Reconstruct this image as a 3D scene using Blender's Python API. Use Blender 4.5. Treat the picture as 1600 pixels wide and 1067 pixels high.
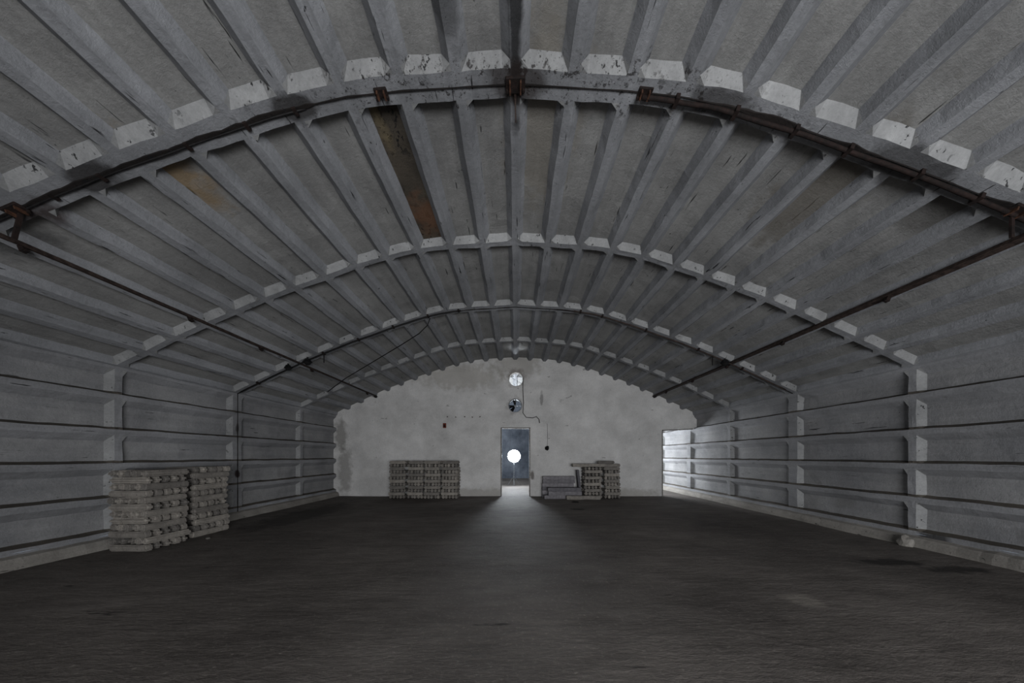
import bpy, bmesh, math, random
from mathutils import Vector, noise, Matrix
for o in list(bpy.data.objects): bpy.data.objects.remove(o)
random.seed(7)
SC = bpy.context.scene; COL = SC.collection
R = math.radians
# ------------------------------------------------------------------ camera
F = 480.0; CZ = 1.45; W = 6.42; HX, HY = 805.0, 712.0
cam_d = bpy.data.cameras.new('camera'); cam = bpy.data.objects.new('camera', cam_d); COL.objects.link(cam)
cam_d.sensor_width = 36; cam_d.lens = F / 1600 * 36
cam_d.shift_x = -(HX - 800) / 1600; cam_d.shift_y = (HY - 533.5) / 1600
cam_d.clip_start = 0.05; cam.location = (0, 0, CZ); cam.rotation_euler = (R(90), 0, 0)
SC.camera = cam
# ------------------------------------------------------------------ world, lights, exposure
wd = bpy.data.worlds.new('world'); SC.world = wd; wd.use_nodes = True
wd.node_tree.nodes['Background'].inputs[0].default_value = (.55, .65, .8, 1)
wd.node_tree.nodes['Background'].inputs[1].default_value = 0.6
SC.view_settings.view_transform = 'Standard'; SC.view_settings.look = 'None'
SC.view_settings.exposure = 0.0; SC.view_settings.gamma = 1; SC.view_settings.use_curve_mapping = False
def area(name, loc, target, sx, sy, power, colr):
    l = bpy.data.lights.new(name, 'AREA'); l.shape = 'RECTANGLE'; l.size = sx; l.size_y = sy; l.energy = power; l.color = colr
    o = bpy.data.objects.new(name, l); COL.objects.link(o); o.location = loc
    o.rotation_euler = (Vector(target) - Vector(loc)).to_track_quat('-Z', 'Y').to_euler(); return o
# unseen light from behind right, entering by an added gateway in the rear wall
area('rear_light', (1.6, -4.3, 1.2), (0.2, 5.5, 3.0), 5.4, 2.2, 720, (.97, .98, 1))
# unseen light added in the second hall, reaching back through the right-hand opening
area('second_hall_side_light', (4.3, 14.4, 1.5), (6.2, 9.0, 1.4), 1.2, 1.4, 270, (.92, .96, 1))
area('second_hall_glow', (0, 15.6, 1.2), (0, 14.2, 4.5), 2.0, 1.0, 420, (.9, .95, 1))  # fill aimed up at the second hall's vault, no source stands there

area('second_hall_back_fill', (-3.2, 13.4, 1.6), (0, 19.6, 2.0), 1.4, 1.6, 260, (.85, .93, 1))  # fill added to brighten the far wall

# ------------------------------------------------------------------ materials
def lin(h):
    h = h.lstrip('#'); c = [int(h[i:i+2], 16) / 255 for i in (0, 2, 4)]
    return tuple(x / 12.92 if x <= .04045 else ((x + .055) / 1.055) ** 2.4 for x in c) + (1,)
class N:
    def __init__(s, name, rough=.9, metal=0):
        s.m = bpy.data.materials.new(name); s.m.use_nodes = True; s.t = s.m.node_tree; s.b = s.t.nodes['Principled BSDF']
        s.b.inputs['Roughness'].default_value = rough; s.b.inputs['Metallic'].default_value = metal
        s.b.inputs['Specular IOR Level'].default_value = .25
        s.tc = s.t.nodes.new('ShaderNodeTexCoord')
    def n(s, k): return s.t.nodes.new(k)
    def l(s, a, b): s.t.links.new(a, b)
    def noise(s, scale, detail=4, st=(1, 1, 1), rough=.55, coord='Object', off=(0, 0, 0)):
        mp = s.n('ShaderNodeMapping'); mp.inputs['Scale'].default_value = st; mp.inputs['Location'].default_value = off
        s.l(s.tc.outputs[coord], mp.inputs['Vector'])
        x = s.n('ShaderNodeTexNoise'); x.inputs['Scale'].default_value = scale; x.inputs['Detail'].default_value = detail
        x.inputs['Roughness'].default_value = rough; s.l(mp.outputs[0], x.inputs['Vector']); return x.outputs['Fac']
    def ramp(s, v, a, b, ca=(0, 0, 0, 1), cb=(1, 1, 1, 1)):
        r = s.n('ShaderNodeValToRGB'); r.color_ramp.elements[0].position = a; r.color_ramp.elements[1].position = b
        r.color_ramp.elements[0].color = ca; r.color_ramp.elements[1].color = cb; s.l(v, r.inputs[0]); return r.outputs[0]
    def mix(s, f, a, b, mode='MIX'):
        x = s.n('ShaderNodeMix'); x.data_type = 'RGBA'; x.blend_type = mode
        for i, v in ((0, f), (6, a), (7, b)):
            if isinstance(v, (int, float, tuple)): x.inputs[i].default_value = v
            else: s.l(v, x.inputs[i])
        return x.outputs[2]
    def math(s, op, a, b=0.0):
        x = s.n('ShaderNodeMath'); x.operation = op
        for i, v in ((0, a), (1, b)):
            if isinstance(v, (int, float)): x.inputs[i].default_value = v
            else: s.l(v, x.inputs[i])
        return x.outputs[0]
    def color(s, c):
        if isinstance(c, tuple): s.b.inputs['Base Color'].default_value = c
        else: s.l(c, s.b.inputs['Base Color'])
    def bump(s, h, strength, dist=.02):
        x = s.n('ShaderNodeBump'); x.inputs['Strength'].default_value = strength; x.inputs['Distance'].default_value = dist
        s.l(h, x.inputs['Height']); s.l(x.outputs[0], s.b.inputs['Normal'])
    def spot(s, c, rad, sc=(1, 1, 1)):
        # noisy-edged blotch fixed to the surface, for dirt and a painted light pool
        mp = s.n('ShaderNodeMapping'); mp.vector_type = 'POINT'
        mp.inputs['Scale'].default_value = sc; mp.inputs['Location'].default_value = tuple(-c[i] * sc[i] for i in range(3))
        s.l(s.tc.outputs['Object'], mp.inputs['Vector'])
        ln = s.n('ShaderNodeVectorMath'); ln.operation = 'LENGTH'; s.l(mp.outputs[0], ln.inputs[0])
        d = s.math('ADD', ln.outputs['Value'], s.math('MULTIPLY', s.math('SUBTRACT', s.noise(5, 5), .5), rad * 1.6))
        return s.ramp(d, rad * .45 / 4, rad * 1.0 / 4) if False else s.math('SUBTRACT', 1.0, s.math('MINIMUM', s.math('MAXIMUM', s.math('DIVIDE', s.math('SUBTRACT', d, rad * .6), rad * .5), 0.0), 1.0))

def concrete(name, light, dark, st, pit=.66, spots=(), bump=.6, streak=.5, pitcol='#141416', rough=.92, pitdepth=.9, splat=False):
    m = N(name, rough)
    base = m.mix(m.ramp(m.noise(.9, 6, rough=.65), .3, .7), lin(dark), lin(light))
    stk = m.noise(1.0, 5, st, .6)
    base = m.mix(streak, base, m.ramp(stk, .25, .75, (.35, .35, .36, 1), (1, 1, 1, 1)), 'MULTIPLY')
    fine = m.noise(38, 5, rough=.7)
    base = m.mix(.45, base, m.ramp(fine, .3, .7, (.55, .55, .55, 1), (1, 1, 1, 1)), 'MULTIPLY')
    st2 = tuple(x * .35 for x in st)
    pits = m.math('MULTIPLY', m.math('MAXIMUM', m.ramp(m.noise(9, 3, st2, .6, off=(3, 1, 2)), pit, pit + .035), m.ramp(m.noise(24, 4, (1.0, .45, 1.0), .65, off=(1, 5, 2)), pit + .02, pit + .06)), m.ramp(m.noise(1.3, 3, off=(7, 3, 5)), .40, .52))
    base = m.mix(m.math('MULTIPLY', pits, pitdepth), base, lin(pitcol))
    if splat:
        sm = m.math('MULTIPLY', m.spot((0, 2.84, 4.8), .34, (.13, 1.15, .3)), m.math('MAXIMUM', m.ramp(m.noise(13, 5, rough=.7), .56, .62), m.ramp(m.noise(40, 4, rough=.7), .62, .66)))
        base = m.mix(m.math('MULTIPLY', sm, .8), base, lin('#1a1412'))
    for (c, rad, sc, colr, amt) in spots:
        base = m.mix(m.math('MULTIPLY', m.spot(c, rad, sc), amt), base, lin(colr), 'MIX')
    m.color(base)
    h = m.math('ADD', m.math('MULTIPLY', m.noise(14, 8, rough=.8), .9), m.math('MULTIPLY', stk, .5))
    h = m.math('SUBTRACT', h, m.math('MULTIPLY', pits, .5))
    m.bump(h, bump, .03); return m.m

prof_u = [(0, .536), (.2, .524), (.285, .511), (.36, .489), (.44, .463), (.51, .437), (.59, .409), (.67, .377), (.745, .345), (.82, .311), (.89, .278), (.96, .244), (1.0, .224)]
def px(x, y, Y):      # a point at depth Y seen at pixel x, y
    return Vector(((x - HX) / F * Y, Y, CZ + (HY - y) / F * Y))
CST = (9, .7, 9); WST = (9, .6, 9)
rib_spots = [((0, 2.2, 4.9), .34, (5.5, .3, .5), '#161617', .88), ((-.55, 2.2, 4.85), .16, (1, .35, 1), '#2a2a2b', .6),
             ((-2.05, 2.84, 4.65), .22, (1, 1.6, 1), '#1d1917', .8), ((-3.9, 2.84, 4.0), .25, (1, 1.6, 1), '#1d1917', .8), ((0, 2.84, 4.9), .3, (1, 1.4, 1), '#241a16', .7),
             ((1.9, 2.84, 4.7), .3, (1, 1.8, 1), '#201b19', .7), ((3.6, 2.84, 4.1), .5, (1, 2.6, 1), '#232120', .7), ((-4.5, 2.95, 3.7), .2, (1, 1, 1), '#2a1712', .8)]
M = {}
M['rib'] = concrete('whitewashed_rib', '#a8aaae', '#848689', CST, .665, rib_spots, streak=.45, splat=True)
M['coffer'] = concrete('whitewashed_coffer', '#a5a5a3', '#828281', CST, .668, [
    ((-3.45, 3.15, 4.45), .3, (1, .6, 1), '#8a7350', .7), ((3.35, 3.4, 4.5), .42, (1, .45, .8), '#5c564c', .65),
    ((4.4, 3.1, 3.9), .35, (1, 1, 1), '#54524f', .6), ((.3, 3.4, 5), .35, (.8, .3, 1), '#7e786c', .5), ((-5.0, 3.2, 3.6), .2, (.5, 1, 1), '#38383a', .6)], streak=.4)
M['stain'] = concrete('damp_stained_coffer', '#6b6255', '#3d3a36', (5, 2.5, 5), .58, [((-1.25, 4.45, 5), .3, (1, .7, 1), '#6d4d38', .7), ((-1.4, 3.1, 5), .2, (2, .4, 1), '#7d7054', .6)], streak=.7)
M['slope'] = concrete('whitewashed_bevel', '#adaeae', '#8a8b8b', (6, 3, 6), .64, [], streak=.45, splat=True)
M['wallrib'] = concrete('wall_rib_wash', '#a8a9ac', '#858688', WST, .68, [((W, 4.7, .15), .2, (1, 1, 1), '#1f1d1c', .8), ((-W, 7.1, 1.04), .075, (1, 1, .8), '#26140f', .9), ((-W, 7.1, 2.1), .05, (1, 1, .4), '#26201c', .7)], streak=.4)
M['wallcof'] = concrete('wall_panel_wash', '#a6a6a6', '#828386', WST, .69, [((W + .1, 3.7, .5), .3, (1, 1, 1), '#4c4a48', .5), ((W + .1, 6.1, .6), .22, (1, 1, 1), '#6a6967', .5)], streak=.35)
M['dust'] = concrete('dusty_ledge', '#6f6961', '#4a4641', WST, .62, [], streak=.5)
M['joint'] = concrete('joint_grime', '#2e2927', '#151211', (6, 6, 6), .6, [], streak=.6)
M['endwall'] = concrete('lime_washed_end_wall', '#ebeae8', '#c6c5c3', (1.2, 1, 2.2), .69, [
    ((.05, 11, 4.7), .5, (.5, 1, 1), '#8f8b83', .5), ((.03, 11, 4.24), .36, (1, 1, 1), '#77706a', .6), ((0, 11, 3.25), .34, (1, 1, 1), '#8a8785', .6), ((-6.1, 11, .9), .42, (1.6, 1, .42), '#7d7b77', .6), ((-6.25, 11, 2.2), .25, (1, 1, .4), '#7c7a76', .7),
    ((1.15, 11, .35), .12, (1, 1, .5), '#5b5753', .8), ((.95, 11, 3.5), .1, (1.6, 1, .35), '#6c6a68', .6), ((.62, 11, .75), .12, (1.6, 1, .6), '#5d5753', .8),
    ((-1.5, 11, .1), .2, (.1, 1, 1), '#8a857c', .5), ((3.6, 11, .1), .2, (.1, 1, 1), '#8a857c', .5), ((-2, 11, 4.3), .5, (.3, 1, 1), '#948f86', .5)], bump=.6, streak=.3, pitdepth=.45)
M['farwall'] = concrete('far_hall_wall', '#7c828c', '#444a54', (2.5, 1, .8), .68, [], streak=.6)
M['curb'] = concrete('kerb_concrete', '#aeaaa3', '#85817b', (6, 2, 6), .67, [], streak=.5)
def floor_mat():
    m = N('trodden_cement_floor', .82)
    a = m.noise(.55, 7, (1, 1, 1), .65); b = m.noise(2.2, 6, (.7, 2.4, 1), .7, off=(4, 2, 0))
    c = m.mix(m.ramp(a, .3, .7), lin('#504b48'), lin('#7b7570'))
    c = m.mix(.75, c, m.ramp(b, .3, .72, (.45, .44, .43, 1), (1.0, 1, 1, 1)), 'MULTIPLY')
    c = m.mix(m.math('MULTIPLY', m.ramp(m.noise(26, 4, rough=.7), .55, .72), .35), c, lin('#9a938b'))
    cr = m.ramp(m.noise(3.2, 5, (.35, 1.6, 1), .6, off=(9, 9, 0)), .66, .70)
    c = m.mix(m.math('MULTIPLY', cr, .8), c, lin('#1c1a19'))
    for (p, rad, sc, colr, amt) in [((2.9, 3.1, 0), .22, (1, 1.4, 1), '#8b857d', .6), ((5.1, 4.2, 0), .25, (.5, 1.6, 1), '#1b1918', .8), ((5.6, 3.9, 0), .2, (.4, 1.6, 1), '#1b1918', .8),
                                    ((1.7, 8.3, 0), .14, (.6, 1, 1), '#1f1d1b', .8), ((0, 9.6, 0), .6, (.8, .5, 1), '#7d7972', .5), ((-5.2, 7.6, 0), .6, (1, .3, 1), '#262321', .6)]:  # pale patch before the doorway paints in the light falling through it
        c = m.mix(m.math('MULTIPLY', m.spot(p, rad, sc), amt), c, lin(colr))
    m.color(c)
    h = m.math('ADD', m.math('MULTIPLY', b, .9), m.math('MULTIPLY', m.noise(11, 6, (.8, 1.6, 1), .7), .6))
    m.bump(h, .5, .05); return m.m
M['floor'] = floor_mat()
def rough_block(name, light, dark):
    m = N(name, .95)
    oi = m.n('ShaderNodeObjectInfo')
    c = m.mix(m.ramp(m.noise(9, 5, rough=.7), .3, .7), lin(dark), lin(light))
    c = m.mix(.8, c, m.ramp(oi.outputs['Random'], 0, 1, (.34, .34, .35, 1), (1, .98, .95, 1)), 'MULTIPLY')
    c = m.mix(m.math('MULTIPLY', m.ramp(m.noise(30, 4, rough=.7), .6, .68), .6), c, lin('#242322'))
    m.color(c); m.bump(m.noise(32, 6, rough=.75), .9, .02); return m.m
M['block'] = rough_block('rough_cement_block', '#a7a29b', '#807c77')
M['block_dark'] = rough_block('dusty_cement_slab', '#98969b', '#6e6d72')
def simple(name, a, b, rough=.7, metal=0, sc=18, bump=.4):
    m = N(name, rough, metal); m.color(m.mix(m.ramp(m.noise(sc, 5, rough=.7), .35, .65), lin(a), lin(b))); m.bump(m.noise(sc * 2, 4), bump, .01); return m.m
M['rust'] = simple('rusted_iron', '#0e0b0a', '#251a17', .85)
M['rustlight'] = simple('orange_rust', '#1f1511', '#55392a', .85)
M['darkrail'] = simple('old_brown_rail', '#1f1917', '#433833', .7)
M['cable'] = simple('black_cable', '#0b0b0c', '#1c1b1b', .6)
M['lampblack'] = simple('black_lamp_body', '#0a0a0b', '#191a1b', .5)
M['redbox'] = simple('faded_red_box', '#5a2417', '#7d3a27', .7)
M['fan'] = simple('grey_sheet_metal', '#3d4043', '#7d8083', .5, .3)
M['frame'] = simple('weathered_door_frame', '#4b4845', '#8a8680', .8)
M['glass'] = N('black_socket_soot', .9).m; M['glass'].node_tree.nodes['Principled BSDF'].inputs['Base Color'].default_value = lin('#101010')
em = N('lamp_light'); em.color((1, 1, 1, 1)); em.b.inputs['Emission Color'].default_value = (.86, .93, 1, 1); em.b.inputs['Emission Strength'].default_value = 200; M['emit'] = em.m

# ------------------------------------------------------------------ helpers
def link(name, me, mats, parent=None, kind=None):
    o = bpy.data.objects.new(name, me); COL.objects.link(o)
    for m in (mats if isinstance(mats, (list, tuple)) else [mats]): me.materials.append(m)
    if parent: o.parent = parent
    if kind: o['kind'] = kind
    return o
def from_bm(name, bm, mats, parent=None, kind=None, smooth=False):
    bmesh.ops.recalc_face_normals(bm, faces=bm.faces)
    me = bpy.data.meshes.new(name); bm.to_mesh(me); bm.free()
    if smooth:
        for p in me.polygons: p.use_smooth = True
    return link(name, me, mats, parent, kind)
def tag(o, label, cat=None, group=None):
    o['label'] = label
    if cat: o['category'] = cat
    if group: o['group'] = group
    return o
def empty(name, loc, label, cat, group=None):
    o = bpy.data.objects.new(name, None); COL.objects.link(o); o.location = loc; o.empty_display_size = .1
    return tag(o, label, cat, group)
def box(bm, c, s, rot=None):
    r = bmesh.ops.create_cube(bm, size=1, matrix=Matrix.Translation(c) @ ((rot.to_4x4()) if rot else Matrix.Identity(4)) @ Matrix.Diagonal((s[0], s[1], s[2], 1)))
    return r['verts']
def bar(bm, a, b, w, h):
    a = Vector(a); b = Vector(b); d = b - a
    return box(bm, (a + b) / 2, (w, h, d.length), d.to_track_quat('Z', 'Y').to_matrix())
def tube(bm, pts, r, seg=8):
    pts = [Vector(p) for p in pts]; rings = []
    for i, p in enumerate(pts):
        d = (pts[min(i + 1, len(pts) - 1)] - pts[max(i - 1, 0)]).normalized(); q = d.to_track_quat('Z', 'Y')
        rings.append([bm.verts.new(p + q @ Vector((math.cos(t * 2 * math.pi / seg) * r, math.sin(t * 2 * math.pi / seg) * r, 0))) for t in range(seg)])
    for a, b in zip(rings, rings[1:]):
        for t in range(seg): bm.faces.new((a[t], a[(t + 1) % seg], b[(t + 1) % seg], b[t]))
    bm.faces.new(rings[0][::-1]); bm.faces.new(rings[-1])
def disc(bm, c, axis, r0, r1, h, seg=20):
    q = Vector(axis).to_track_quat('Z', 'Y')
    bmesh.ops.create_cone(bm, cap_ends=True, segments=seg, radius1=r0, radius2=r1, depth=h, matrix=Matrix.Translation(c) @ q.to_matrix().to_4x4())

# ------------------------------------------------------------------ shell profile
PR = [(u * W, CZ + v * W) for u, v in prof_u]
def arch_z(x):
    x = abs(x)
    for (a, za), (b, zb) in zip(PR, PR[1:]):
        if x <= b: return za + (zb - za) * (x - a) / (b - a)
    return PR[-1][1]
def arch_at(s):
    for (a, za), (b, zb) in zip(PR, PR[1:]):
        l = math.hypot(b - a, zb - za)
        if s <= l + 1e-6: return (a + (b - a) * s / l, za + (zb - za) * s / l)
        s -= l
    return PR[-1]
LARCH = sum(math.hypot(b[0] - a[0], b[1] - a[1]) for a, b in zip(PR, PR[1:]))
NC = 13
ribs = [arch_at(LARCH * k / NC) for k in range(NC + 1)]; ZC = PR[-1][1]
wall_h = [.20, .74, 1.285, 1.83, 2.40, ZC]
S = 2.13; Y0 = .71
frames = [Y0 + S * k for k in range(-3, 10)]       # F1 = Y0 + S
def joint(k): return (k % 2) != 0                   # every second frame is a joint of two shells
DEP = .095; B = .06
def cell(bm, P0, P1, nrm, ya, yb, aa, ab, mi, hw=.046, jit=.009, sb=(.072, .072), wall=False):
    """one coffer between profile points P0,P1 (x,z) and frames ya,yb"""
    P0 = Vector((P0[0], 0, P0[1])); P1 = Vector((P1[0], 0, P1[1])); d = (P1 - P0); L = d.length; d.normalize()
    sl = [0, hw, hw + sb[0], L / 2, L - hw - sb[1], L - hw, L]
    n = max(2, int((yb - ya) / .16)); y1 = ya + aa; y2 = y1 + B; y3 = yb - ab - B; y4 = yb - ab
    yl = [ya, y1, y2] + [y2 + (y3 - y2) * i / n for i in range(1, n)] + [y3, y4, yb]
    g = []
    for j, y in enumerate(yl):
        row = []
        for i, s in enumerate(sl):
            inner = 2 <= i <= 4 and 2 <= j <= len(yl) - 3
            p = P0 + d * s; p.y = y
            if inner: p = p + nrm * DEP
            q = Vector((p.x * 2.3, p.y * 2.3, p.z * 2.3)); q2 = q * 3.1
            v = noise.noise_vector(q) * jit + noise.noise_vector(q2) * jit * .7 + noise.noise_vector(q2 * 2.7) * jit * .55
            if i in (0, len(sl) - 1) or j in (0, len(yl) - 1): v = v * .5
            if abs(P0.x) < 1e-4 and i == 0 or abs(P1.x) < 1e-4 and i == len(sl) - 1: v.x = 0
            row.append(bm.verts.new(p + v))
        g.append(row)
    for j in range(len(yl) - 1):
        for i in range(len(sl) - 1):
            f = bm.faces.new((g[j][i], g[j][i + 1], g[j + 1][i + 1], g[j + 1][i]))
            ins = 2 <= i <= 3 and 2 <= j <= len(yl) - 4
            slope_end = (j == 1 or j == len(yl) - 3) and 1 <= i <= 4
            f.material_index = mi if ins else (3 if wall and i == 1 else (2 if slope_end else 0))
def fa(k): return .11 if joint(k) else .05
def groove(bm, pts, y, side):
    """dark mortar seam running round a joint frame, a shallow ragged strip of fallen-out mortar"""
    for (a, b) in zip(pts, pts[1:]):
        a = Vector((a[0], 0, a[1])); b = Vector((b[0], 0, b[1])); n = max(1, int((b - a).length / .07))
        nr = Vector((-(b - a).z, 0, (b - a).x)).normalized() * side
        for i in range(n):
            p = a.lerp(b, i / n); q = a.lerp(b, (i + 1) / n)
            w, w2 = [max(.0015, .011 + .03 * noise.noise(c * 2.1 + Vector((y, 0, 0))) + .016 * noise.noise(c * 9)) * (1 if abs(c.x) > 1.9 or y > 5 else .15) * (1 if y < 5 else (.55 if abs(c.x) < W - .01 else .3)) for c in (p, q)]
            vs = [bm.verts.new(Vector((c.x, y + o, c.z)) + nr * e) for c, o, e in ((p, -w, .012), (q, -w2, .012), (q, w2, .012), (p, w, .012))]
            bm.faces.new(vs)
            lo = [bm.verts.new(Vector((c.x, y + o, c.z)) - nr * .03) for c, o in ((p, -w), (q, -w2), (q, w2), (p, w))]
            for t in range(4): bm.faces.new((vs[t], vs[(t + 1) % 4], lo[(t + 1) % 4], lo[t]))
bm = bmesh.new()
for sgn in (1, -1):
    for fi in range(len(frames) - 1):
        k = fi - 3
        for c in range(NC):
            a, b = ribs[c], ribs[c + 1]; A = (a[0] * sgn, a[1]); Bp = (b[0] * sgn, b[1])
            dx, dz = b[0] - a[0], b[1] - a[1]; l = math.hypot(dx, dz); nrm = Vector((-dz / l * sgn, 0, dx / l))
            mi = 3 if (sgn == -1 and c == 2 and k == 1) else 1
            cell(bm, A, Bp, nrm, frames[fi], frames[fi + 1], fa(k), fa(k + 1), mi)
bmesh.ops.remove_doubles(bm, verts=bm.verts, dist=.0008)
ceil = from_bm('ceiling', bm, [M['rib'], M['coffer'], M['slope'], M['stain']], kind='structure')
tag(ceil, 'grey whitewashed vaulted concrete ceiling of ribbed coffer panels')
WM = []
for sgn, nm in ((1, 'wall_right'), (-1, 'wall_left')):
    bm = bmesh.new(); X = W * sgn; out = Vector((sgn, 0, 0))
    for fi in range(len(frames) - 1):
        k = fi - 3
        for h0, h1 in zip(wall_h, wall_h[1:]):
            cell(bm, (X, h0), (X, h1), out, frames[fi], frames[fi + 1], fa(k), fa(k + 1), 1, hw=.045, sb=(.04, .10), wall=True)
        g0 = [bm.verts.new((X, frames[fi] + S * i / 8, .20)) for i in range(9)]; g1 = [bm.verts.new((X, frames[fi] + S * i / 8, -.02)) for i in range(9)]
        for i in range(8): bm.faces.new((g0[i], g0[i + 1], g1[i + 1], g1[i]))
    bmesh.ops.remove_doubles(bm, verts=bm.verts, dist=.0008)
    o = from_bm(nm, bm, [M['wallrib'], M['wallcof'], M['slope'], M['dust']], kind='structure')
    tag(o, 'whitewashed ribbed concrete side wall on the ' + nm[5:])
# mortar seams of the joint frames
for i, k in enumerate((1, 3)):
    bm = bmesh.new(); y = Y0 + S * k
    for sgn in (1, -1):
        groove(bm, [(sgn * p[0], p[1]) for p in ribs], y, -sgn)
        if k == 3 and sgn < 0: groove(bm, [(sgn * W, ZC), (sgn * W, .02)], y, -sgn)
    o = from_bm('trim_%d' % (i + 1), bm, M['joint'], kind='structure'); tag(o, 'dark ragged mortar seam round the vault frame')
# floor
bm = bmesh.new(); nx, ny = 66, 130; g = []
for j in range(ny + 1):
    y = -5.7 + 25.6 * j / ny
    g.append([bm.verts.new((x, y, noise.noise(Vector((x * .9, y * .9, 0))) * .012 + noise.noise(Vector((x * 3, y * 3, 4))) * .004)) for x in [-6.7 + 13.4 * i / nx for i in range(nx + 1)]])
for j in range(ny):
    for i in range(nx): bm.faces.new((g[j][i], g[j][i + 1], g[j + 1][i + 1], g[j + 1][i]))
o = from_bm('floor', bm, M['floor'], kind='structure', smooth=True); tag(o, 'dark trodden cement floor')
# kerbs at the foot of the side walls
for sgn, n in ((1, 3), (-1, 4)):
    bm = bmesh.new(); pf = [(0, 0), (.13, 0), (.125, .07), (.09, .145), (.03, .165), (0, .18)]; prev = None
    for j in range(220):
        y = -5.6 + 25.2 * j / 219; jt = noise.noise(Vector((y * 2.2, sgn, 0))) * .015 + noise.noise(Vector((y * 9, sgn, 3))) * .01
        ring = [bm.verts.new((sgn * (W + .02 - a - (jt if a > .02 else 0)), y, max(-.01, z + (jt * .7 if z > .02 else -.01)))) for a, z in pf]
        if prev:
            for i in range(len(pf) - 1): bm.faces.new((prev[i], prev[i + 1], ring[i + 1], ring[i]))
        prev = ring
    o = from_bm('trim_%d' % n, bm, M['curb'], kind='structure'); tag(o, 'chipped concrete kerb at the foot of the side wall')

# end walls from flat outlines with real thickness
def outline_wall(name, y, thick, outer, holes, mat):
    cu = bpy.data.curves.new(name, 'CURVE'); cu.dimensions = '2D'; cu.fill_mode = 'BOTH'; cu.extrude = thick / 2
    for pts in [outer] + holes:
        sp = cu.splines.new('POLY'); sp.points.add(len(pts) - 1); sp.use_cyclic_u = True
        for p, (a, b) in zip(sp.points, pts): p.co = (a, b, 0, 1)
    t = bpy.data.objects.new(name + '_tmp', cu); COL.objects.link(t); bpy.context.view_layer.update()
    me = bpy.data.meshes.new_from_object(t); bpy.data.objects.remove(t)
    me.transform(Matrix.Translation((0, y + thick / 2, 0)) @ Matrix.Rotation(R(90), 4, 'X')); me.materials.clear()
    o = link(name, me, mat, kind='structure'); return o
arch_out = []
NP = 60
xs = [W + .13 - (2 * W + .26) * i / NP for i in range(NP + 1)]
arch_out = [(x, arch_z(min(abs(x), W)) + .12) for x in xs]
rg = lambda a: a + random.uniform(-.012, .012)
YE = 11.02
outer = [(-W - .13, -.05)]
# doorway cut into the outline, ragged jambs
outer += [(-.505, -.05)] + [(rg(-.505), .2 + .25 * i) for i in range(9)] + [(-.505, 2.46), (.528, 2.46)] + [(rg(.528) + (.05 if 1 < i < 4 and False else 0), 2.2 - .25 * i) for i in range(9)] + [(.55, -.05)]
outer += [(5.28, -.05)] + [(rg(5.28), .25 + .3 * i) for i in range(7)] + [(5.29, 2.36), (5.6, 2.38), (5.9, 2.42), (6.35, 2.41), (W + .13, 2.40)]
outer += arch_out
def ring(cx, cz, r, n=28): return [(cx + math.cos(t * 2 * math.pi / n) * r * random.uniform(.97, 1.02), cz + math.sin(t * 2 * math.pi / n) * r * random.uniform(.97, 1.02)) for t in range(n)]
o = outline_wall('wall_back', YE, .24, outer, [ring(.03, 4.20, .25), ring(0, 3.25, .25)], M['endwall'])
tag(o, 'pale lime-washed gable wall with doorway and two round holes')
o = outline_wall('wall_far', 19.7, .2, [(-W - .13, -.05), (W + .13, -.05)] + arch_out, [], M['farwall']); tag(o, 'grey end wall of the second hall beyond the doorway')
o = outline_wall('wall_front', -4.15, .2, [(-W - .13, -.05), (-1.2, -.05), (-1.2, 2.5), (4.4, 2.5), (4.4, -.05), (W + .13, -.05)] + arch_out, [], M['wallcof']); tag(o, 'wall behind the photographer with a gateway added for the light')  # gateway opening added to admit the rear light
# door lining
bm = bmesh.new()
for a, b, w, h in (((-.50, YE + .03, 0), (-.50, YE + .03, 2.46), .035, .12), ((.52, YE + .03, 0), (.52, YE + .03, 2.46), .035, .12), ((-.5, YE + .03, 2.44), (.52, YE + .03, 2.44), .12, .035)): bar(bm, a, b, w, h)
o = from_bm('door_1', bm, M['frame'], kind='structure'); tag(o, 'worn frame lining the open doorway')
# lining round the opening at the right
bm = bmesh.new()
bar(bm, (5.28, YE + .02, 0), (5.28, YE + .02, 2.36), .035, .06); bar(bm, (5.27, YE + .02, 2.36), (6.38, YE + .02, 2.41), .06, .035)
o = from_bm('door_2', bm, M['frame'], kind='structure'); tag(o, 'thin frame of the gap beside the right wall')

# ------------------------------------------------------------------ ceiling rails
def rail(sgn, label, wv):
    x = sgn * 4.97; z = CZ + 2.13
    r = empty('ceiling_rail', (x, -2, z), label, 'rail', None)
    sl = math.atan2(.4, 1)
    bm = bmesh.new(); n = 44
    q = Matrix.Rotation(sgn * .42, 3, 'Y')
    for i in range(n):
        y0 = 13.0 * i / n; y1 = 13.0 * (i + 1) / n - .0
        dz = noise.noise(Vector((y0, sgn, 0))) * .008
        box(bm, Vector((0, (y0 + y1) / 2, dz)), (wv, y1 - y0, .014), q)
        box(bm, Vector((0, (y0 + y1) / 2, dz)) + q @ Vector((-sgn * wv / 2, 0, -.018)), (.012, y1 - y0, .045), q)
    from_bm('rail_bar', bm, M['darkrail'], r)
    for y in ([3.2, 4.6, 6.1, 7.7, 9.2, 10.6, 12.1] if sgn > 0 else [3.6, 5.1, 6.7, 8.0, 9.5, 12.3]):
        bm = bmesh.new(); box(bm, Vector((sgn * .0, y, -.035)), (.05, .035, .07), q); box(bm, Vector((-sgn * .03, y, -.07)), (.05, .03, .012), q)
        from_bm('rail_bracket', bm, M['rust'], r)
    bm = bmesh.new(); disc(bm, (0, 12.93, -.02), (0, 1, 0), .05, .05, .08, 12); from_bm('end_cap', bm, M['cable'], r)
rail(1, 'thick brown steel rail running along the vault above the right wall', .095)
rail(-1, 'thin dark rail running along the vault above the left wall', .05)

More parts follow.
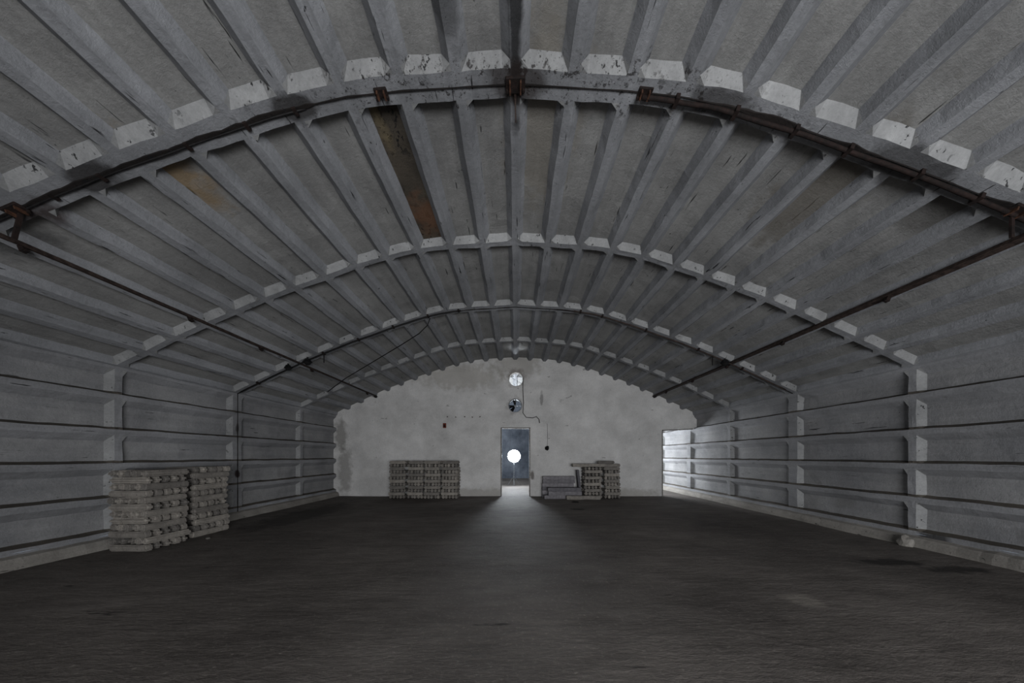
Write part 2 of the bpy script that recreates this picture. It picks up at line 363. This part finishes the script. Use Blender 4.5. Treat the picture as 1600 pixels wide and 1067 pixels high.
# ------------------------------------------------------------------ pipes on the frames
def arch_path(x0, x1, y, off, n=30):
    return [Vector((x, y + noise.noise(Vector((x * 2, y, 0))) * .008, arch_z(x) - off + noise.noise(Vector((x * 3, y, 5))) * .006)) for x in [x0 + (x1 - x0) * i / n for i in range(n + 1)]]
def pipe(name, x0, x1, y, rad, label, clamps, mat, off=.035, cmat=None):
    pts = arch_path(x0, x1, y, off); mid = pts[0]
    r = empty(name, mid, label, 'pipe')
    bm = bmesh.new(); tube(bm, [p - mid for p in pts], rad); from_bm('pipe_run', bm, mat, r, smooth=True)
    for x in clamps:
        c = Vector((x, y, arch_z(x) - off)) - mid; bm = bmesh.new(); sl = -(arch_z(abs(x) + .05) - arch_z(abs(x) - .05)) / .1 * (1 if x > 0 else -1)
        box(bm, c + Vector((0, 0, .01)), (.035, rad * 2 + .05, rad * 2 + .02), Matrix.Rotation(math.atan(sl), 3, 'Y')); from_bm('clamp', bm, cmat or M['rust'], r)
Y1 = Y0 + S; Y3 = Y0 + 3 * S
pipe('rusty_pipe', 1.18, 4.9, Y1 + .02, .019, 'rusty pipe under the nearest vault frame, right of the ridge', [1.5, 2.05, 2.6, 3.1, 3.75, 4.3], M['rust'])
pipe('rusty_pipe', -4.9, -1.95, Y1 + .02, .009, 'thin rusty pipe under the nearest vault frame, left of the ridge', [-4.3, -3.85, -3.05, -2.5, -2.05], M['cable'], off=.012)
pipe('conduit_pipe', -6.3, -1.25, Y3 - .05, .018, 'dark conduit under the middle vault frame on the left side', [-5.9, -5.2, -4.4, -3.6, -2.8, -2.0, -1.3], M['cable'])
pipe('conduit_pipe', 1.35, 6.2, Y3 - .05, .016, 'dark conduit under the middle vault frame on the right side', [1.5, 2.0, 3.0, 4.2, 5.2], M['darkrail'])

# ------------------------------------------------------------------ iron brackets
def iron(x, y, label, rod=0, sz=.11, tilt=0):
    z = arch_z(x); r = empty('ceiling_bracket', (x, y, z), label, 'bracket', 'rusted iron brackets on the nearest vault frame')
    a = math.atan((arch_z(abs(x) + .05) - arch_z(max(abs(x) - .05, 0))) / .1) * (-1 if x > 0 else 1)
    q = Matrix.Rotation(a, 3, 'Y')
    bm = bmesh.new(); box(bm, (0, 0, -.012), (sz * 1.3, sz * .9, .025), q); bmesh.ops.bevel(bm, geom=bm.edges[:], offset=.006, segments=1, affect='EDGES'); from_bm('plate', bm, M['rust'], r)
    for sx in (-1, 1):
        bm = bmesh.new(); box(bm, q @ Vector((sx * sz * .35, 0, -.035)), (.014, sz * .7, .04), q); from_bm('lug', bm, M['rustlight'], r)
        bm = bmesh.new(); disc(bm, q @ Vector((sx * sz * .55, .03, -.035)), q @ Vector((0, 0, 1)), .014, .014, .02, 6); from_bm('bolt', bm, M['rust'], r)
    if rod:
        bm = bmesh.new(); bar(bm, (0, .03, -.02), (tilt, .03, -rod), .03, .018); from_bm('hanger_rod', bm, M['rust'], r)
    return r
iron(0.0, Y1, 'rusted plate on the ridge of the nearest frame with a hanging strip', 0, .14)
iron(-1.24, Y1, 'small rusted iron bracket on the nearest frame, left of the ridge', 0, .09)
iron(1.2, Y1, 'rusted iron bracket at the start of the pipe, right of the ridge', 0, .10)
iron(-4.62, Y1, 'rusted cross-shaped iron hanger at the left edge of the photo', .26, .12, -.06)
iron(4.64, Y1, 'rusted iron hanger holding the pipe at the right edge', .24, .12)
bm = bmesh.new(); bar(bm, (0, Y1 + .12, arch_z(0) + .0), (0.005, Y1 + .12, arch_z(0) - .22), .028, .012); bar(bm, (0, Y1 - .0, arch_z(0) - .01), (0, Y1 + .13, arch_z(0) - .01), .02, .012)
o = from_bm('hanging_strip', bm, M['darkrail']); tag(o, 'dark iron strip hanging straight down at the ridge', 'metal strip')
# ------------------------------------------------------------------ dead lamps by the middle frame
def dead_lamp(x, y, drop, label, rad=.085, rod=False):
    z = arch_z(x); r = empty('ceiling_lamp', (x, y, z), label, 'lamp', 'old black lamps on the middle frame')
    bm = bmesh.new(); disc(bm, (0, 0, -drop / 2), (0, 0, 1), .018, .018, drop, 10); from_bm('stem', bm, M['cable'], r)
    bm = bmesh.new(); disc(bm, (0, -.0, -drop - .02), (0, 0, 1), rad, rad * .5, .07, 20); from_bm('lamp_shade', bm, M['lampblack'], r, smooth=False)
    bm = bmesh.new(); bmesh.ops.create_uvsphere(bm, u_segments=14, v_segments=8, radius=rad * .75, matrix=Matrix.Translation((0, 0, -drop - .05))); from_bm('globe', bm, M['glass'], r, smooth=True)
dead_lamp(-4.72, Y3 - .12, .06, 'black lamp on the left rail, the upper of two', .1)
dead_lamp(-5.1, Y3 - .2, .05, 'black lamp just below another on the left vault slope', .08)
dead_lamp(4.78, Y3 - .1, .05, 'black lamp where the right rail crosses the middle frame', .1)
for x, lab in ((-4.42, 'short thin iron pin hanging beside the left lamps'), (4.56, 'short thin iron pin hanging beside the right lamp')):
    bm = bmesh.new(); bar(bm, (x, Y3, arch_z(x) + .02), (x, Y3, arch_z(x) - .22), .016, .016); bar(bm, (x - .05, Y3, arch_z(x) - .03), (x + .05, Y3, arch_z(x) - .03), .014, .014)
    tag(from_bm('hanging_pin', bm, M['cable']), lab, 'metal pin')
# loose cable drooping from the left conduit toward the left rail
P = [px(672, 497, Y3), px(668, 508, Y3 + .05), px(655, 521, Y3 + .15), px(630, 537, Y3 + .35), px(600, 555, Y3 + .6), px(570, 573, Y3 + .85), px(540, 591, Y3 + 1.1), px(512, 612, Y3 + 1.3)]
for p in P: p.z = min(p.z, arch_z(p.x) - .01)
bm = bmesh.new(); tube(bm, P, .011, 6); tag(from_bm('hanging_cable', bm, M['cable'], smooth=True), 'loose black cable drooping across the left slope of the vault', 'cable')

# ------------------------------------------------------------------ end wall fittings
def wp(x, y, d=0): p = px(x, y, YE); p.y = YE - d; return p
b = empty('wall_box', wp(695, 665, .03), 'small faded red box fixed to the end wall left of the doorway', 'box')
bm = bmesh.new(); box(bm, (0, 0, 0), (.11, .06, .17)); bmesh.ops.bevel(bm, geom=bm.edges[:], offset=.008, segments=2, affect='EDGES'); from_bm('box_body', bm, M['redbox'], b)
bm = bmesh.new(); box(bm, (0, -.033, -.01), (.06, .012, .09)); from_bm('box_cover', bm, M['rust'], b)
bm = bmesh.new(); tube(bm, [wp(817, 590, .02), wp(817, 610, .02), wp(818, 630, .02), wp(817, 645, .02), wp(822, 652, .02), wp(832, 653, .02), wp(838, 651, .02), wp(842, 655, .03), wp(843, 661, .05)], .013, 6)
tag(from_bm('wall_conduit', bm, M['cable'], smooth=True), 'thin dark conduit running down beside the round holes and bending right', 'conduit')
bm = bmesh.new(); tube(bm, [wp(855, 662, .012), wp(855.5, 680, .012), wp(855, 699, .015)], .006, 5)
tag(from_bm('wall_wire', bm, M['cable'], smooth=True), 'thin wire hanging down the end wall to a burnt socket', 'wire')
bm = bmesh.new(); bmesh.ops.create_icosphere(bm, subdivisions=3, radius=.075, matrix=Matrix.Translation(wp(855, 700, .01)))
for v in bm.verts:
    c = wp(855, 700, .01); d = v.co - c; d *= 1 + .45 * noise.noise(d * 22); d.y *= .45; v.co = c + d
tag(from_bm('burnt_socket', bm, M['glass']), 'black burnt socket remains on the end wall right of the doorway', 'socket')
for i, x in enumerate((699, 712, 726, 738, 750)):
    p = wp(x, 651 + (i % 2) * .6, .012); bm = bmesh.new(); disc(bm, (0, 0, 0), (0, -1, 0), .028, .016, .03, 9)
    for v in bm.verts: v.co *= 1 + .3 * noise.noise(v.co * 40 + Vector((i * 3, 0, 0)))
    o = from_bm('wall_plug', bm, M['frame']); o.location = p
    tag(o, ('leftmost', 'second', 'middle', 'fourth', 'rightmost')[i] + ' of five small dark plugs in a row left of the doorway', 'plug', 'wall plugs in a row left of the doorway')
# broken fan in the lower round hole
f = empty('vent_fan', (0, YE + .1, 3.25), 'broken grey fan in the lower round hole above the doorway', 'fan')
bm = bmesh.new(); rr = []
for t in range(28):
    a = t * 2 * math.pi / 28; rr.append([bm.verts.new((math.cos(a) * r_, y_, math.sin(a) * r_)) for r_, y_ in ((.25, -.08), (.225, -.08), (.225, .1), (.25, .1))])
for t in range(28):
    for i in range(4): bm.faces.new((rr[t][i], rr[t][(i + 1) % 4], rr[(t + 1) % 28][(i + 1) % 4], rr[(t + 1) % 28][i]))
from_bm('fan_ring', bm, M['fan'], f)
for a in (100, 190, 235):
    bm = bmesh.new(); q = Matrix.Rotation(R(-a), 4, 'Y') @ Matrix.Rotation(R(30), 4, 'X')
    vs = [bm.verts.new((q @ Vector(p))) for p in ((.02, 0, -.03), (.21, 0, -.09), (.22, 0, .07), (.02, 0, .03))]
    fc = bm.faces.new(vs); e = bmesh.ops.extrude_face_region(bm, geom=[fc]); bmesh.ops.translate(bm, vec=(0, .008, 0), verts=[v for v in e['geom'] if isinstance(v, bmesh.types.BMVert)])
    from_bm('fan_blade', bm, M['lampblack'], f)
bm = bmesh.new(); bar(bm, (0, .02, -.24), (0, .02, .24), .016, .016); bar(bm, (-.24, .02, -.02), (.24, .02, .02), .016, .016); disc(bm, (0, 0, 0), (0, 1, 0), .04, .04, .08, 14); from_bm('fan_motor', bm, M['fan'], f)
# twigs / torn mesh in the upper round hole
bm = bmesh.new()
for a, b2 in (((-.06, -.24), (-.02, .24)), ((.05, -.24), (.03, .1)), ((.03, .1), (.12, .22)), ((-.04, 0), (-.2, .13)), ((.04, -.05), (.2, -.12))):
    tube(bm, [(.03 + a[0], YE + .16, 4.2 + a[1]), (.03 + (a[0] + b2[0]) / 2 + .012, YE + .15, 4.2 + (a[1] + b2[1]) / 2), (.03 + b2[0], YE + .16, 4.2 + b2[1])], .006, 5)
tag(from_bm('torn_grille', bm, M['fan']), 'thin torn wires across the bright upper round hole', 'grille')
# floodlight in the second hall, seen through the doorway
lm = empty('floodlight', (-.06, 15.0, 0), 'dazzling white floodlight on a thin stand beyond the open doorway', 'lamp')
bm = bmesh.new(); disc(bm, (0, .05, 1.43), (0, -1, 0), .16, .33, .14, 28); from_bm('lamp_housing', bm, M['lampblack'], lm)
bm = bmesh.new(); disc(bm, (0, -.035, 1.43), (0, -1, 0), .30, .28, .02, 48); from_bm('lamp_lens', bm, M['emit'], lm)
bm = bmesh.new(); tube(bm, [(0, .06, .35), (0, .06, 1.3)], .012, 8); from_bm('stand_pole', bm, M['fan'], lm)
for a in (30, 150, 270):
    bm = bmesh.new(); tube(bm, [(0, .06, .45), (math.cos(R(a)) * .35, .06 + math.sin(R(a)) * .35, .012)], .009, 6); from_bm('leg', bm, M['fan'], lm)

# ------------------------------------------------------------------ concrete blocks
def block_mesh(i, L, wd, ht, rnd):
    bm = bmesh.new(); bmesh.ops.create_cube(bm, size=1, matrix=Matrix.Diagonal((L, wd, ht, 1)))
    bmesh.ops.bevel(bm, geom=bm.edges[:], offset=rnd, segments=3, affect='EDGES')
    le = [e for e in bm.edges if abs((e.verts[0].co - e.verts[1].co).x) > L * .5]
    bmesh.ops.subdivide_edges(bm, edges=le, cuts=9, use_grid_fill=True)
    for v in bm.verts:
        c = v.co; n = noise.noise_vector(Vector((c.x * 7 + i * 13.1, c.y * 9, c.z * 9 + i * 3))); e = 1 if abs(c.x) > L * .42 else .5
        v.co = c + Vector((n.x * .022 * e, n.y * .006, n.z * .004))
    me = bpy.data.meshes.new('concrete_block_%d' % i); bmesh.ops.recalc_face_normals(bm, faces=bm.faces); bm.to_mesh(me); bm.free()
    me.materials.append(M['block']); return me
BL, BW, BH = .60, .112, .095
BM = [block_mesh(i, BL, BW * random.uniform(.86, 1.0), BH * random.uniform(.93, 1), random.choice((.018, .026, .034))) for i in range(8)]
ORD = ['lowest', 'second', 'third', 'fourth', 'fifth', 'sixth', 'seventh', 'eighth', 'ninth', 'tenth', 'eleventh', 'twelfth', 'thirteenth']
POS = ['first', 'second', 'third', 'fourth', 'fifth']
blocks = []   # (priority, object)
def put(me, loc, rz, scale, label, group, hidden=False):
    if hidden and loc[1] > 8: return None
    o = bpy.data.objects.new('concrete_block', me); COL.objects.link(o); o.location = loc; o.rotation_euler = (0, 0, rz); o.scale = scale
    tag(o, label, 'block', group); d = math.hypot(loc[0], loc[1]); blocks.append((1e3 + d if hidden else d, o)); return o
# courses that nothing in the photo shows are left out behind the far stacks
def column(cx, y0, dx, dy, layers, lh, where, group, side_vis, zb=0.0, first_x=True, rot=0.0, axis='x'):
    """criss-cross stack: odd layers lie across (along X), even layers end-on (along Y)"""
    for L in range(layers):
        z = zb + lh * (L + .5); across = (L % 2 == 0) == first_x
        n = 5
        ox = random.uniform(-.015, .015); oy = random.uniform(-.012, .012)
        top = L >= layers - 1
        for i in range(n):
            me = random.choice(BM); flip = random.choice((0, math.pi)); sz = lh / BH * random.uniform(.95, .985)
            if across:
                yy = y0 + (i + .5) * dy / n
                hid = not (i == 0 or side_vis or top) 
                if hid and i not in (0, 4): continue
                lab = ('grey block laid lengthwise on the front of the %s layer, %s' if i == 0 else 'grey block lying crosswise, number ' + POS[i] + ' back in the %s layer, %s') % (ORD[L] , where)
                lab = lab.replace('number ', '')
                put(me, (cx + ox + random.uniform(-.018, .018), yy + oy, z), flip + random.uniform(-.015, .015), (dx / BL * random.uniform(.93, .99), dy / n / BW * random.uniform(.82, .95), sz), lab, group, hid)
            else:
                xx = cx - dx / 2 + (i + .5) * dx / n
                jx = random.uniform(-.009, .009) if 0 < i < 4 else 0
                lab = 'grey block set end-on, %s from left in the %s layer, %s' % (POS[i], ORD[L], where)
                hid = side_vis == 'only' and i < 4 and not top
                if hid and i not in (0, 2): continue
                put(me, (xx + ox + jx, y0 + dy / 2 + oy + random.uniform(-.018, .018), z), math.pi / 2 + flip + random.uniform(-.03, .03), (dy / BL * random.uniform(.92, 1.0), dx / n / BW * random.uniform(.76, .95), sz), lab, group, hid)
G1 = 'concrete blocks of the stack by the left wall'; G2 = 'concrete blocks of the wide stack by the end wall'; G3 = 'concrete blocks of the stepped pile by the end wall'
column(-5.865, 4.62, .60, .66, 12, .1025, 'near column by left wall', G1, True)
column(-5.93, 5.40, .58, .70, 12, .104, 'rear column by left wall', G1, 'only', first_x=False)
for c, nm in enumerate(('leftmost', 'second', 'third', 'rightmost')):
    column(-3.99 + c * .585 + random.uniform(-.01, .01), 10.37 + random.uniform(-.015, .015), .565, .57, 12, .1065, nm + ' column of wide stack', G2, c == 3, first_x=(c != 9) and False)
column(2.65, 10.42, .62, .55, 10, .1065, 'left column of stepped pile', G3, True, zb=0.0)
column(3.30, 10.40, .56, .55, 10, .1065, 'right column of stepped pile', G3, False, first_x=False)
# the rest of the stepped pile: loose blocks and long slabs
put(BM[1], (3.02 + .28, 10.55, 1.065 + .053), 0, (1.0, 1.2, 1.1), 'grey block on the right column of the stepped pile, under the topmost', G3)
put(BM[4], (3.42, 10.80, 1.065 + .053), 0.05, (.85, 1.1, 1.1), 'short grey block behind another on the right column of the stepped pile', G3)
put(BM[2], (3.12, 10.56, 1.17 + .053), 0, (.98, 1.3, 1.1), 'topmost grey block of the stepped pile by the end wall', G3)
slab_me = []
for i in range(3):
    bm = bmesh.new(); bmesh.ops.create_cube(bm, size=1, matrix=Matrix.Diagonal((1.12, .22, .12, 1))); bmesh.ops.bevel(bm, geom=bm.edges[:], offset=.01, segments=2, affect='EDGES')
    bmesh.ops.subdivide_edges(bm, edges=[e for e in bm.edges if abs((e.verts[0].co - e.verts[1].co).x) > .5], cuts=14, use_grid_fill=True)
    for v in bm.verts: v.co += noise.noise_vector(v.co * 6 + Vector((i * 9, 0, 0))) * .008
    me = bpy.data.meshes.new('concrete_slab_%d' % i); bmesh.ops.recalc_face_normals(bm, faces=bm.faces); bm.to_mesh(me); bm.free(); me.materials.append(M['block' if i == 2 else 'block_dark']); slab_me.append(me)
def slab(i, loc, rot, sc, label):
    o = bpy.data.objects.new('concrete_slab', slab_me[i]); COL.objects.link(o); o.location = loc; o.rotation_euler = rot; o.scale = sc; tag(o, label, 'slab', 'long concrete slabs of the stepped pile'); return o
slab(2, (2.10 + .16, 10.22, .062), (0, 0, 0), (1.0, .8, 1.0), 'pale long slab on the floor in front of the stepped pile')
slab(0, (1.40, 10.42, .058), (0, 0, .02), (.75, 1, .95), 'dark slab on the floor at the left end of the stepped pile')
slab(1, (1.68, 10.40, .118 + .064), (0, 0, 0), (1, .9, 1.05), 'long slab in the second course of the low left part, front row')
slab(0, (1.66, 10.43, .246 + .062), (0, 0, .01), (1.0, .9, 1.0), 'long slab in the third course of the low left part')
slab(1, (1.50, 10.82, .06), (0, 0, .0), (1.0, 1.2, 1.0), 'rear floor slab of the low left part against the wall')
slab(0, (1.50, 10.80, .18), (0, 0, .0), (1.0, 1.2, 1.0), 'rear second slab of the low left part against the wall')
slab(1, (1.50, 10.80, .30), (0, 0, .0), (1.0, 1.2, 1.0), 'rear third slab of the low left part against the wall')
slab(0, (1.49, 10.78, .43), (0, 0, .0), (.98, 1.1, 1.0), 'rear fourth slab of the low left part against the wall')
slab(1, (1.52, 10.78, .555), (0, 0, .01), (1.0, 1.1, 1.0), 'rear fifth dark slab of the low left part against the wall')
slab(0, (1.52, 10.78, .675), (0, 0, 0), (1.0, 1.1, .95), 'topmost dark slab of the low left part against the wall')
slab(2, (2.51, 10.6, 1.065 + .058), (0, .0, 0), (.97, 1.2, .85), 'long slab lying on the left column and jutting out over its left side')
slab(1, (2.22, 10.74, .50), (0, R(84), 0), (.82, 1.0, .7), 'slab standing on end between the low part and the left column')

# beyond 300 in view: nearest 300 stay individual, the farthest become one object
blocks.sort(key=lambda t: t[0])
rest = blocks[300:]
print('BLOCKS', len(blocks), 'visible', sum(1 for b_ in blocks if b_[0] < 1e3))
if rest:
    bm = bmesh.new()
    for _, o in rest:
        t = bmesh.new(); t.from_mesh(o.data); t.transform(Matrix.LocRotScale(o.location, o.rotation_euler, o.scale)); tmp = bpy.data.meshes.new('t'); t.to_mesh(tmp); t.free(); bm.from_mesh(tmp); bpy.data.meshes.remove(tmp); bpy.data.objects.remove(o)
    o = from_bm('concrete_blocks', bm, M['block'], kind='stuff', smooth=True); tag(o, 'remaining rough grey blocks deep inside the stacks', 'blocks')
# floor debris
def crumb(p, s, label, mat):
    bm = bmesh.new(); bmesh.ops.create_icosphere(bm, subdivisions=2, radius=1)
    for v in bm.verts: v.co *= 1 + .35 * noise.noise(v.co * 1.7 + Vector(p)); v.co = Vector((v.co.x * s[0], v.co.y * s[1], v.co.z * s[2]))
    o = from_bm('rubble_piece', bm, mat); o.location = (p[0], p[1], s[2] * .6); tag(o, label, 'rubble')
crumb((1.87, 9.55, 0), (.12, .05, .02), 'flat dark scrap on the floor in front of the pale slab', M['glass'])
crumb((-5.35, 5.35, 0), (.03, .03, .02), 'small pale crumb at the foot of the left stack', M['block'])
crumb((6.26, 4.93, 0), (.07, .09, .11), 'broken concrete lump at the foot of the right pilaster', M['curb'])
